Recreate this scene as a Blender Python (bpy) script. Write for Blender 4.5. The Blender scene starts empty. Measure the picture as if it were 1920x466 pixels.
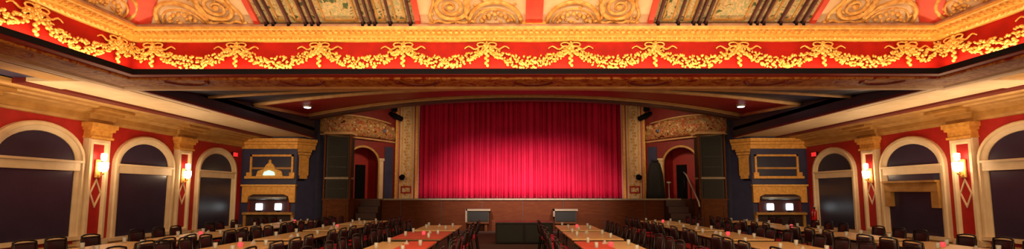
import bpy, math, random
from mathutils import Vector, Matrix, Euler
random.seed(7)
S = bpy.context.scene
COL = S.collection
PI = math.pi
EYE = 1.78
def H(h): return h + EYE          # heights were surveyed relative to the eye level

# ---------------------------------------------------------------- camera, world, exposure
cam_d = bpy.data.cameras.new('camera'); cam = bpy.data.objects.new('camera', cam_d); COL.objects.link(cam)
FPX = 880.0
cam_d.sensor_width = 36.0; cam_d.lens = FPX / 1920 * 36.0
PITCH = math.radians(5.2)
cam_d.shift_y = 47.0 / 1920; cam_d.clip_end = 200; cam_d.clip_start = .05
cam.location = (-0.4, 0, EYE)
cam.rotation_euler = (PI / 2 + PITCH, 0, math.radians(0.26))
S.camera = cam
S.view_settings.view_transform = 'Standard'; S.view_settings.look = 'None'
S.view_settings.gamma = 1; S.view_settings.use_curve_mapping = False
S.view_settings.exposure = -0.12
w = bpy.data.worlds.new('world'); S.world = w; w.use_nodes = True
w.node_tree.nodes['Background'].inputs[0].default_value = (.5, .32, .2, 1)
w.node_tree.nodes['Background'].inputs[1].default_value = .02

def lamp(name, kind, loc, power, color, target=None, **kw):
    d = bpy.data.lights.new(name, kind); d.energy = power; d.color = color
    for k, v in kw.items(): setattr(d, k, v)
    o = bpy.data.objects.new(name, d); COL.objects.link(o); o.location = loc
    if target is not None:
        o.rotation_euler = (Vector(target) - Vector(loc)).to_track_quat('-Z', 'Y').to_euler()
    return o
CXL = -.10
WARM = (1, .66, .34); WARM2 = (1, .70, .40)
# house light from the middle of the dome, plus an added fill
lamp('dome_light', 'AREA', (0, 1.5, H(4.3)), 560, WARM2, (0, 1.5, 0), shape='RECTANGLE', size=9, size_y=9)
lamp('dome_fill', 'AREA', (0, 1.5, H(.6)), 400, WARM2, (0, 9.0, H(4.6)), shape='RECTANGLE', size=12, size_y=2)  # added mid-air fill, no fitting behind it, lifts the dome and its soffit
lamp('dome_uplight', 'AREA', (0, 4.5, H(3.2)), 420, WARM2, (0, 9.0, H(3.95)), shape='RECTANGLE', size=12, size_y=.6)
# cove lamps lying in the trough behind the dark lip
cf = lamp('cove_front', 'AREA', (0, 9.27, H(2.45)), 118, WARM, None, shape='RECTANGLE', size=16.2, size_y=.08); cf.rotation_euler = (PI - .14, 0, 0)
for sg_ in (-1, 1):
    cs = lamp('cove_side', 'AREA', (sg_ * 8.14, 4.6, H(2.45)), 76, WARM, None, shape='RECTANGLE', size=.08, size_y=9.2); cs.rotation_euler = (PI, sg_ * .14, 0)
# stage wash on the lower curtain
for sx in (-2.6, 0, 2.6):
    lamp('stage_wash', 'SPOT', (sx, 17.2, H(2.75)), 1900, (1, .80, .78), (sx * .75, 23.4, H(-.3)), spot_size=math.radians(60), spot_blend=1.0, shadow_soft_size=.3)
foot = lamp('footlights', 'AREA', (CXL, 22.35, H(-.2)), 60, (1, .62, .60), (CXL, 23.5, H(1.2)), shape='RECTANGLE', size=9.5, size_y=.12)
for sg in (-1, 1):  # added spots without fittings, brighten the vault and its mouldings
    lamp('vault_fill', 'SPOT', (sg * 8.2, 20.2, H(2.75)), 0.1, WARM2, (sg * 6.5, 17.3, H(3.4)), spot_size=math.radians(120), spot_blend=1, shadow_soft_size=.2)
    lamp('vault_fill', 'SPOT', (sg * 8.9, 13.0, H(1.6)), 90, WARM2, (sg * 6.0, 17.3, H(3.4)), spot_size=math.radians(85), spot_blend=1, shadow_soft_size=.2)
# soft fill standing in for unseen house lights before the stage and along the aisles
lamp('front_house_fill', 'AREA', (0, 16.2, H(2.7)), 90, WARM2, (0, 15.5, 0), shape='RECTANGLE', size=9, size_y=2)
for sg in (-1, 1):
    lamp('aisle_fill', 'AREA', (sg * 10.5, 8.5, H(2.1)), 55, WARM2, (sg * 10.5, 12.0, H(-3)), shape='RECTANGLE', size=1.2, size_y=4)
    lamp('aisle_up_fill', 'AREA', (sg * 10.4, 12.0, H(.9)), 90, WARM2, (sg * 10.4, 12.6, H(3)), shape='RECTANGLE', size=1.4, size_y=6)  # added mid-air fill that brightens the cream aisle ceiling
    lamp('tower_light', 'SPOT', (sg * 9.0, 14.5, H(2.1)), 340, WARM2, (sg * 10.4, 19.9, H(.8)), spot_size=math.radians(60), spot_blend=.9, shadow_soft_size=.25)
    lamp('box_light', 'SPOT', (sg * 4.6, 18.0, H(3.0)), 420, WARM2, (sg * 7.0, 22.2, H(2.2)), spot_size=math.radians(60), spot_blend=1, shadow_soft_size=.25)

# ---------------------------------------------------------------- materials
MATS = {}
def mat(name, color, rough=.5, metal=0., emit=None, estr=0., noise=None, nscale=8, bump=0., bscale=30, spec=.5, coat=0):
    if name in MATS: return MATS[name]
    m = bpy.data.materials.new(name); m.use_nodes = True; nt = m.node_tree; b = nt.nodes['Principled BSDF']
    b.inputs['Base Color'].default_value = (*color, 1); b.inputs['Roughness'].default_value = rough
    b.inputs['Metallic'].default_value = metal; b.inputs['Specular IOR Level'].default_value = spec
    if coat: b.inputs['Coat Weight'].default_value = coat
    if emit: b.inputs['Emission Color'].default_value = (*emit, 1); b.inputs['Emission Strength'].default_value = estr
    tc = nt.nodes.new('ShaderNodeTexCoord')
    n = nt.nodes.new('ShaderNodeTexNoise'); n.inputs['Scale'].default_value = nscale; n.inputs['Detail'].default_value = 4
    nt.links.new(tc.outputs['Object'], n.inputs['Vector'])
    c2 = noise or tuple(c * .8 for c in color)
    r = nt.nodes.new('ShaderNodeValToRGB'); r.color_ramp.elements[0].position = .38; r.color_ramp.elements[1].position = .62
    r.color_ramp.elements[0].color = (*color, 1); r.color_ramp.elements[1].color = (*c2, 1)
    nt.links.new(n.outputs['Fac'], r.inputs['Fac']); nt.links.new(r.outputs['Color'], b.inputs['Base Color'])
    if bump:
        n2 = nt.nodes.new('ShaderNodeTexNoise'); n2.inputs['Scale'].default_value = bscale
        nt.links.new(tc.outputs['Object'], n2.inputs['Vector'])
        bp = nt.nodes.new('ShaderNodeBump'); bp.inputs['Strength'].default_value = bump; bp.inputs['Distance'].default_value = .03
        nt.links.new(n2.outputs['Fac'], bp.inputs['Height']); nt.links.new(bp.outputs['Normal'], b.inputs['Normal'])
    MATS[name] = m; return m
def ornate(name, cols, scale=9, rough=.5, stretch=(1, 1, 1), bump=.5, spec=.15):
    """painted relief ornament: blotches of several colours, with bump"""
    m = bpy.data.materials.new(name); m.use_nodes = True; nt = m.node_tree; b = nt.nodes['Principled BSDF']
    b.inputs['Roughness'].default_value = rough; b.inputs['Specular IOR Level'].default_value = spec
    tc = nt.nodes.new('ShaderNodeTexCoord'); mp = nt.nodes.new('ShaderNodeMapping'); mp.inputs['Scale'].default_value = stretch
    nt.links.new(tc.outputs['Object'], mp.inputs['Vector'])
    n = nt.nodes.new('ShaderNodeTexNoise'); n.inputs['Scale'].default_value = scale; n.inputs['Detail'].default_value = 3; n.inputs['Distortion'].default_value = 1.4
    nt.links.new(mp.outputs['Vector'], n.inputs['Vector'])
    r = nt.nodes.new('ShaderNodeValToRGB'); e = r.color_ramp.elements
    k = len(cols)
    while len(e) < k: e.new(.5)
    for i, c in enumerate(cols):
        e[i].position = .34 + .34 * i / (k - 1); e[i].color = (*c, 1)
    nt.links.new(n.outputs['Fac'], r.inputs['Fac']); nt.links.new(r.outputs['Color'], b.inputs['Base Color'])
    bp = nt.nodes.new('ShaderNodeBump'); bp.inputs['Strength'].default_value = bump; bp.inputs['Distance'].default_value = .04
    nt.links.new(n.outputs['Fac'], bp.inputs['Height']); nt.links.new(bp.outputs['Normal'], b.inputs['Normal'])
    MATS[name] = m; return m
def wood(name, a, b_, rough=.4, scale=3, stretch=(1, 1, 8)):
    m = ornate(name, (a, b_, a), scale, rough, stretch, .08); return m

GOLD = mat('gold_paint', (.80, .42, .09), .4, .15, noise=(.64, .31, .06), nscale=9, bump=.2, bscale=26)
GOLDB = mat('bright_gold_leaf', (.92, .56, .15), .36, .2, noise=(.72, .36, .07), nscale=18, bump=.5, bscale=40)
GOLDD = mat('dull_gold', (.52, .28, .075), .45, .15, noise=(.42, .21, .05), nscale=4, bump=.2, bscale=18)
TAN = mat('tan_moulding', (.66, .40, .18), .5, 0, noise=(.56, .31, .12), nscale=4)
CREAM = mat('cream_plaster', (.76, .58, .36), .55, noise=(.70, .51, .30), nscale=3, bump=.15)
CREAMC = mat('cream_dome_plaster', (.84, .66, .42), .6, noise=(.78, .56, .33), nscale=3, bump=.2)
MAUVE = mat('mauve_base_moulding', (.45, .26, .16), .6, noise=(.33, .15, .09), nscale=6)
RED = mat('red_wall_paint', (.42, .012, .010), .5, noise=(.36, .010, .008), nscale=5)
REDF = mat('red_frieze_paint', (.40, .013, .008), .55, noise=(.32, .010, .007), nscale=4, spec=.12)
REDM = mat('deep_red_paint', (.22, .010, .006), .55, noise=(.17, .008, .005), nscale=4)
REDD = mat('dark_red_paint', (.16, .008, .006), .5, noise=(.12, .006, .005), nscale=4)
RIB = mat('red_rib_paint', (.68, .07, .035), .5, noise=(.60, .05, .03), nscale=5)
BLACK = mat('black_paint', (.004, .0035, .006), .8, spec=.15)
NAVY = mat('navy_paint', (.020, .022, .060), .4, noise=(.016, .017, .048), nscale=3)
NAVYB = mat('blue_violet_paint', (.032, .034, .095), .5, noise=(.025, .026, .075), nscale=3)
PANE = mat('navy_panel', (.026, .020, .045), .30, noise=(.032, .024, .052), nscale=2)
ORN = ornate('ornament_soffit', ((.26, .012, .004), (.44, .13, .022), (.64, .30, .06), (.36, .07, .016)), 5, .5, (1, 1, 1), .6)
FLORAL = ornate('floral_relief', ((.10, .012, .006), (.60, .30, .09), (.30, .22, .10), (.42, .04, .012), (.66, .46, .2)), 3.2, .5, (1, 1, 1), .9)
MOTTLE = ornate('mottled_grille', ((.08, .12, .05), (.70, .46, .22), (.30, .34, .18), (.78, .50, .26), (.12, .15, .09)), 5.5, .6, (1, 1, 1), .5)
STAGEW = wood('stage_wood', (.13, .034, .008), (.09, .020, .006), .75, 2.5, (.4, 1, 5))
PEDW = wood('pedestal_wood', (.15, .050, .016), (.10, .030, .010), .7, 3, (1, 1, 4))
TOP = wood('table_wood', (.66, .42, .20), (.56, .33, .14), .35, 4, (6, 1, 1))
REDGLOW = mat('painted_red_light', (.62, .07, .03), .7, noise=(.55, .05, .025), nscale=6)  # red light on the tabletops, put into a colour
CURT = mat('crimson_velvet', (.58, .007, .048), .7, noise=(.50, .006, .040), nscale=1.3, spec=.25)
FLOORM = mat('brown_carpet', (.085, .030, .018), .9, noise=(.06, .02, .012), nscale=12)
METAL = mat('black_metal', (.012, .010, .010), .35, .4)
REDV = mat('red_vinyl', (.42, .012, .03), .30, noise=(.34, .01, .022), nscale=9)
DARKV = mat('dark_red_vinyl', (.020, .004, .006), .4, noise=(.012, .003, .005), nscale=9)
SPK = mat('speaker_grille', (.013, .012, .008), .7, noise=(.012, .011, .008), nscale=40)
SPKB = mat('speaker_body', (.030, .018, .010), .6)
PALE = mat('pale_frame', (.38, .29, .19), .5)
SILVER = mat('silver_metal', (.42, .46, .48), .35, .6)
GLASSW = mat('lit_frosted_glass', (.9, .8, .65), .4, emit=(1, .78, .50), estr=9)
WHITEL = mat('lit_white_lamp', (.9, .9, .9), .4, emit=(.86, .97, 1), estr=3.2)
MINT = mat('lit_mint_glass', (.6, .9, .75), .4, emit=(.55, 1, .78), estr=1.1)
DOWNL = mat('lit_downlight', (.9, .9, .9), .4, emit=(1, .97, .92), estr=6)
REDLIT = mat('lit_red_sign', (.6, .02, .02), .4, emit=(1, .03, .03), estr=.9)
CANDLE = mat('red_candle_glass', (.7, .03, .05), .2, emit=(1, .10, .12), estr=.7)
WHITE = mat('white_ceramic', (.50, .46, .42), .3)
CLEAR = mat('pale_glass', (.45, .45, .42), .08)
BLKCLOTH = mat('black_cloth', (.014, .013, .014), .8)
EXTRED = mat('extinguisher_red', (.60, .01, .01), .3)

# ---------------------------------------------------------------- mesh builder
class MB:
    def __init__(s): s.v = []; s.f = []; s.mi = []; s.sm = []; s.cur = 0
    def add(s, vs, fs, smooth=False):
        n = len(s.v); s.v += [tuple(p) for p in vs]
        for f in fs: s.f.append([i + n for i in f]); s.mi.append(s.cur); s.sm.append(smooth)
        return s
    def box(s, x0, x1, y0, y1, z0, z1, M=None):
        vs = [Vector((x, y, z)) for x in (x0, x1) for y in (y0, y1) for z in (z0, z1)]
        if M: vs = [M @ p for p in vs]
        return s.add(vs, [(0, 1, 3, 2), (4, 6, 7, 5), (0, 4, 5, 1), (2, 3, 7, 6), (0, 2, 6, 4), (1, 5, 7, 3)])
    def cbox(s, c, d, M=None, bev=0.0):
        x, y, z = c; a, b, h = d[0] / 2, d[1] / 2, d[2] / 2
        if bev <= 0: return s.box(x - a, x + a, y - b, y + b, z - h, z + h, M)
        e = bev; lay = [(-h, a - e, b - e), (-h + e, a, b), (h - e, a, b), (h, a - e, b - e)]
        vs = []
        for (zz, aa, bb) in lay:
            k = e * .6
            for (px, py) in ((-aa + k, -bb), (aa - k, -bb), (aa, -bb + k), (aa, bb - k), (aa - k, bb), (-aa + k, bb), (-aa, bb - k), (-aa, -bb + k)):
                p = Vector((x + px, y + py, z + zz)); vs.append(M @ p if M else p)
        fs = [tuple(range(7, -1, -1)), tuple(range(24, 32))]
        for l in range(3):
            for i in range(8):
                j = (i + 1) % 8; fs.append((l * 8 + i, l * 8 + j, l * 8 + 8 + j, l * 8 + 8 + i))
        return s.add(vs, fs)
    def tube(s, pts, r, n=6, caps=True, closed=False):
        pts = [Vector(p) for p in pts]; rs = r if isinstance(r, (list, tuple)) else [r] * len(pts)
        vs = []; prev = None; m = len(pts)
        for i, p in enumerate(pts):
            if closed: d = pts[(i + 1) % m] - pts[i - 1]
            else: d = (pts[min(i + 1, m - 1)] - pts[max(i - 1, 0)])
            d.normalize()
            if prev is None:
                a = Vector((0, 0, 1)) if abs(d.z) < .9 else Vector((1, 0, 0)); u = d.cross(a).normalized()
            else:
                u = (prev - d * prev.dot(d)).normalized()
            prev = u; q = d.cross(u)
            for k in range(n):
                t = 2 * PI * k / n; vs.append(p + (u * math.cos(t) + q * math.sin(t)) * rs[i])
        fs = []
        for i in range(m if closed else m - 1):
            for k in range(n):
                k2 = (k + 1) % n; j = (i + 1) % m
                fs.append((i * n + k, i * n + k2, j * n + k2, j * n + k))
        if caps and not closed: fs.append(tuple(range(n - 1, -1, -1))); fs.append(tuple((m - 1) * n + k for k in range(n)))
        return s.add(vs, fs, True)
    def ball(s, c, r, n=6, m=4, M=None):
        rx, ry, rz = r if isinstance(r, (list, tuple)) else (r, r, r)
        R = M if M else Matrix.Identity(3)
        vs = [Vector(c) + R @ Vector((0, 0, -rz))]; c = Vector(c)
        for j in range(1, m):
            ph = -PI / 2 + PI * j / m
            for k in range(n):
                t = 2 * PI * k / n
                vs.append(c + R @ Vector((rx * math.cos(ph) * math.cos(t), ry * math.cos(ph) * math.sin(t), rz * math.sin(ph))))
        vs.append(c + R @ Vector((0, 0, rz))); L = len(vs) - 1; fs = []
        for k in range(n): fs.append((0, 1 + (k + 1) % n, 1 + k)); fs.append((L, L - n + k, L - n + (k + 1) % n))
        for j in range(m - 2):
            for k in range(n):
                a = 1 + j * n; fs.append((a + k, a + (k + 1) % n, a + n + (k + 1) % n, a + n + k))
        return s.add(vs, fs, True)
    def lathe(s, c, prof, n=12, smooth=True):
        vs = []; c = Vector(c)
        for (r, z) in prof:
            for k in range(n):
                t = 2 * PI * k / n; vs.append(c + Vector((r * math.cos(t), r * math.sin(t), z)))
        fs = []
        for i in range(len(prof) - 1):
            for k in range(n):
                k2 = (k + 1) % n; fs.append((i * n + k, i * n + k2, i * n + n + k2, i * n + n + k))
        fs.append(tuple(range(n - 1, -1, -1))); fs.append(tuple((len(prof) - 1) * n + k for k in range(n)))
        return s.add(vs, fs, smooth)
    def prism(s, poly, mapf, d0, d1):
        """poly of (u,v) extruded from depth d0 to d1"""
        n = len(poly)
        vs = [mapf(u, v, d0) for u, v in poly] + [mapf(u, v, d1) for u, v in poly]
        fs = [tuple(range(n - 1, -1, -1)), tuple(range(n, 2 * n))]
        for i in range(n):
            j = (i + 1) % n; fs.append((i, j, n + j, n + i))
        return s.add(vs, fs)
    def sweep(s, path, prof, mapf, closed=False, pclosed=True):
        """prof of (offset to the left of the path, depth) carried along a 2D path with mitred corners"""
        P = [Vector(p) for p in path]; m = len(P); vs = []
        for i, p in enumerate(P):
            a = P[i] - P[i - 1] if (closed or i > 0) else P[1] - P[0]
            b = P[(i + 1) % m] - P[i] if (closed or i < m - 1) else P[i] - P[i - 1]
            a.normalize(); b.normalize(); na = Vector((-a.y, a.x)); nb = Vector((-b.y, b.x)); n = (na + nb)
            n.normalize(); n /= max(.3, n.dot(na))
            for (o, d) in prof:
                q = p + n * o; vs.append(mapf(q.x, q.y, d))
        k = len(prof); fs = []
        for i in range(m if closed else m - 1):
            j = (i + 1) % m
            for a in range(k if pclosed else k - 1):
                b = (a + 1) % k; fs.append((i * k + a, i * k + b, j * k + b, j * k + a))
        if not closed and pclosed: fs.append(tuple(range(k - 1, -1, -1))); fs.append(tuple((m - 1) * k + a for a in range(k)))
        return s.add(vs, fs)
    def mesh(s, name, mats):
        me = bpy.data.meshes.new(name); me.from_pydata(s.v, [], s.f); me.update()
        for m in (mats if isinstance(mats, (list, tuple)) else [mats]): me.materials.append(m)
        me.polygons.foreach_set('material_index', s.mi); me.polygons.foreach_set('use_smooth', s.sm)
        import bmesh
        bm = bmesh.new(); bm.from_mesh(me); bmesh.ops.recalc_face_normals(bm, faces=bm.faces); bm.to_mesh(me); bm.free()
        return me
    def build(s, name, mats, parent=None):
        o = bpy.data.objects.new(name, s.mesh(name, mats)); COL.objects.link(o)
        if parent: o.parent = parent
        return o
def struct(o, label=None):
    o['kind'] = 'structure'
    if label: o['label'] = label
    return o
def sempty(name, loc=(0, 0, 0)):
    o = bpy.data.objects.new(name, None); COL.objects.link(o); o.location = loc; o['kind'] = 'structure'; return o
def thing(name, label, cat, loc=(0, 0, 0), rz=0, group=None):
    o = bpy.data.objects.new(name, None); COL.objects.link(o); o.location = loc; o.rotation_euler = (0, 0, rz)
    o['label'] = label; o['category'] = cat
    if group: o['group'] = group
    return o
def tag(o, label, cat, group=None):
    o['label'] = label; o['category'] = cat
    if group: o['group'] = group
    return o
def copy_tree(o, parent=None):
    c = o.copy(); COL.objects.link(c)
    if parent is not None: c.parent = parent
    for ch in list(o.children): copy_tree(ch, c)
    return c
TRIM = [0]
def trimname():
    TRIM[0] += 1; return 'trim_%d' % TRIM[0]

# plane frames: mapf(u, v, depth out of the wall)
def frame(o, U, V, N):
    o, U, V, N = Vector(o), Vector(U), Vector(V), Vector(N)
    return lambda u, v, d: o + U * u + V * v + N * d
def plan(x, y, z): return Vector((x, y, z))

WX = 12.0          # side walls
YF = 9.15          # front lip of the dome
XD = 8.0          # half width of the dome lip
YB = -7.0
# ================================================================ STRUCTURE
struct(MB().box(-WX - .3, WX + .3, -8, 24.6, -.2, 0).build('floor', FLOORM))
wl = struct(MB().box(-WX - .25, -WX, -8, 20.0, 0, H(2.6)).build('wall_left', RED))
wr = struct(MB().box(WX, WX + .25, -8, 20.0, 0, H(2.6)).build('wall_right', RED))
struct(MB().box(-WX, WX, -8.25, -8.0, 0, H(2.6)).build('wall_back', RED))

# dome: cove and flat top
dome = sempty('ceiling', (0, 0, 0))
ring = [(XD, YB), (XD, YF), (-XD, YF), (-XD, YB)]       # CCW: left normal points inwards
MB().sweep(ring, [(-.12, H(3.38)), (1.5, H(4.38)), (2.4, H(4.70)), (2.4, H(4.80)), (1.4, H(4.50)), (-.22, H(3.44))], plan, closed=True).build('cove', CREAMC, dome)
MB().box(-XD + 2.3, XD - 2.3, YB + 2.3, YF - 2.3, H(4.70), H(4.82)).build('dome_top', CREAMC, dome)

# frieze + cornice + lip, all the way round
fr = sempty(trimname())
MB().sweep(ring, [(-.34, H(2.40)), (-.32, H(2.46)), (-.30, H(2.62)), (-.30, H(3.12)), (-.42, H(3.12)), (-.42, H(2.40))], plan, closed=True).build('red_frieze', REDF, fr)
MB().sweep(ring, [(0, H(2.34)), (0, H(2.45)), (-.04, H(2.46)), (-.06, H(2.39)), (-.42, H(2.39)), (-.42, H(2.355)), (-.02, H(2.352))], plan, closed=True).build('dark_lip', BLACK, fr)
co = sempty(trimname())
MB().sweep(ring, [(-.31, H(3.08)), (-.24, H(3.085)), (-.20, H(3.11)), (-.12, H(3.12)), (-.11, H(3.15)), (-.05, H(3.16)), (-.05, H(3.20)), (.0, H(3.215)), (.05, H(3.25)), (.06, H(3.295)), (-.10, H(3.32)), (-.42, H(3.32)), (-.42, H(3.08))], plan, closed=True).build('gold_cornice', GOLD, co)
b = MB()
def along_ring(step, y0=3.0):
    pts = []
    n = int((2 * XD) / step)
    for i in range(n + 1): pts.append((-XD + 2 * XD * i / n, YF, 0))
    n2 = int((YF - y0) / step)
    for i in range(1, n2):
        for sg in (-1, 1): pts.append((sg * XD, YF - i * step, sg))
    return pts
for (x, y, sg) in along_ring(.115):
    if sg == 0: b.cbox((x, y + .035, H(3.182)), (.062, .10, .04))
    else: b.cbox((x + sg * .035, y, H(3.182)), (.10, .062, .04))
b.build('dentil_row', GOLDB, co)
b = MB()
for (x, y, sg) in along_ring(.10):
    if sg == 0: b.ball((x, y + .145, H(3.105)), (.036, .04, .028), 5, 3)
    else: b.ball((x + sg * .145, y, H(3.105)), (.04, .036, .028), 5, 3)
b.build('bead_row', GOLDB, co)
MB().sweep(ring, [(.03, H(3.30)), (.03, H(3.34)), (-.04, H(3.40)), (-.12, H(3.42)), (-.12, H(3.30))], plan, closed=True).build('base_moulding', MAUVE, co)

# flat soffit around the dome
so = sempty(trimname())
MB().sweep(ring, [(-.02, H(2.335)), (-.26, H(2.335)), (-.26, H(2.352)), (-.02, H(2.352))], plan, closed=True).build('dark_red_band', RED, so)
MB().sweep(ring, [(-.26, H(2.30)), (-.30, H(2.29)), (-.90, H(2.29)), (-.94, H(2.30)), (-.94, H(2.36)), (-.26, H(2.36))], plan, closed=True).build('ornament_band', ORN, so)
MB().sweep(ring, [(-.94, H(2.31)), (-1.02, H(2.27)), (-1.2, H(2.27)), (-1.3, H(2.31)), (-1.3, H(2.42)), (-.94, H(2.42))], plan, closed=True).build('tan_moulding', TAN, so)
for i in range(7):      # small red swags of paint relief on the ornament band
    x = -7.2 + i * 2.4
    pts = [(x + .42 * math.cos(t), YF + .36 + .34 * math.sin(t), H(2.288)) for t in [PI * k / 10 for k in range(11)]]
    MB().tube(pts, .035, 5).build('red_scallop', REDD, so)

# aisle ceilings left and right
for sg, nm in ((-1, 'left'), (1, 'right')):
    a = sempty('ceiling_' + nm)
    def bx(name, x0, x1, y0, y1, z0, z1, m, a=a, sg=sg):
        xs = sorted((sg * x0, sg * x1)); return MB().box(xs[0], xs[1], y0, y1, z0, z1).build(name, m, a)
    bx('slab', 9.25, 12.2, -8, 20.0, H(2.62), H(2.75), NAVY)
    bx('inner_fillet', 9.0, 9.16, 10.46, 19.95, H(2.31), H(2.62), CREAM)
    bx('cream_soffit', 9.40, 10.72, 10.46, 19.95, H(2.36), H(2.62), CREAM)
    bx('cream_link', 9.16, 9.40, 13.7, 15.0, H(2.36), H(2.62), CREAM)
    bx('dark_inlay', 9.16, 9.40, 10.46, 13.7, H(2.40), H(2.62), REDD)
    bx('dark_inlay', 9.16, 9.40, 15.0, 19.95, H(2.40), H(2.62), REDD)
    bx('cross_beam', 9.30, 10.72, 9.7, 10.46, H(2.335), H(2.62), CREAM)
    bx('fillet', 9.31, 9.40, -7, 9.7, H(2.30), H(2.62), CREAM)
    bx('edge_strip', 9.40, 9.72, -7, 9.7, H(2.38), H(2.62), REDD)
    bx('gold_panel', 9.72, 10.30, -7, 9.7, H(2.37), H(2.62), GOLDD)
    bx('cross_beam', 9.40, 10.72, 5.6, 6.2, H(2.30), H(2.62), TAN)
    bx('blue_coffer', 10.30, 11.0, -7, 9.7, H(2.42), H(2.62), NAVYB)
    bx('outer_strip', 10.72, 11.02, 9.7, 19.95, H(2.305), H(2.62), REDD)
    # navy inner face of the drop towards the high ceiling
    bx('inner_face', 8.94, 9.0, 10.46, 19.9, H(2.36), H(3.6), NAVY)
    bx('face_fillet', 8.90, 9.0, 10.46, 19.9, H(2.31), H(2.37), REDD)
    bx('slab', 8.94, 9.26, 10.46, 20.0, H(2.62), H(2.75), NAVY)

# vault before the proscenium: red coffered strip with cream edges
def arc_h(x, hs, hc, X=9.0): return hc - (hc - hs) * (abs(x) / X) ** 2.2
def vault_strip(y0, hs0, hc0, y1, hs1, hc1, X0, X1, n=48, th=.05):
    b = MB(); vs = []; N = n + 1
    for k in range(N):
        x = X0 + (X1 - X0) * k / n
        vs.append((x, y0, H(arc_h(x, hs0, hc0)))); vs.append((x, y1, H(arc_h(x, hs1, hc1))))
    for k in range(N):
        v0, v1 = vs[2 * k], vs[2 * k + 1]; vs.append((v0[0], v0[1], v0[2] + th)); vs.append((v1[0], v1[1], v1[2] + th))
    fs = []; o = 2 * N
    for k in range(n):
        a = 2 * k; fs.append((a, a + 1, a + 3, a + 2)); fs.append((o + a, o + a + 2, o + a + 3, o + a + 1))
        fs.append((a, a + 2, o + a + 2, o + a)); fs.append((a + 1, o + a + 1, o + a + 3, a + 3))
    return b.add(vs, fs)
va = sempty('ceiling_stage')
VB0, VB1 = (15.2, 2.86, 3.42), (19.2, 3.20, 4.02)
vault_strip(10.6, 2.42, 2.42 + .06, 15.2, 2.9, 3.46, -8.94, 8.94).build('rising_soffit', NAVY, va)
vault_strip(VB0[0], VB0[1], VB0[2], VB1[0], VB1[1], VB1[2], -8.94, 8.94).build('red_vault', RED, va)
def arc_tube(y, hs, hc, r, name, m, dz=0, n=48):
    pts = [(-8.94 + 17.88 * k / n, y, H(arc_h(-8.94 + 17.88 * k / n, hs, hc)) + dz) for k in range(n + 1)]
    MB().tube(pts, r, 6).build(name, m, va)
arc_tube(15.2, 2.86, 3.42, .075, 'front_moulding', TAN)
arc_tube(19.2, 3.20, 4.02, .085, 'arch_moulding', TAN, -.04)
arc_tube(19.0, 3.16, 3.98, .04, 'arch_fillet', GOLDD, -.02)
arc_tube(12.9, 2.66, 2.95, .05, 'thin_moulding', TAN, -.02)
for sg in (-1, 1):
    MB().tube([(sg * 8.90, 15.2, H(2.86)), (sg * 8.90, 19.2, H(3.16))], .07, 6).build('side_moulding', TAN, va)
# arch face above the stage opening
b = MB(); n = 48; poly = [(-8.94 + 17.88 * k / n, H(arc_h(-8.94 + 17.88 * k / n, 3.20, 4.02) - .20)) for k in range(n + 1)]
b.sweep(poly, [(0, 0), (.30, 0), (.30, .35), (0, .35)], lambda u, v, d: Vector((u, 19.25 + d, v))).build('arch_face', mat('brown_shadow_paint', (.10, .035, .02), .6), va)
MB().box(-9.8, 9.8, 19.5, 24.0, H(5.4), H(5.5)).build('stage_ceiling', NAVY, va)
MB().box(-9.3, 9.3, 19.3, 19.45, H(3.85), H(5.4)).build('upper_wall', REDD, va)

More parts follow.
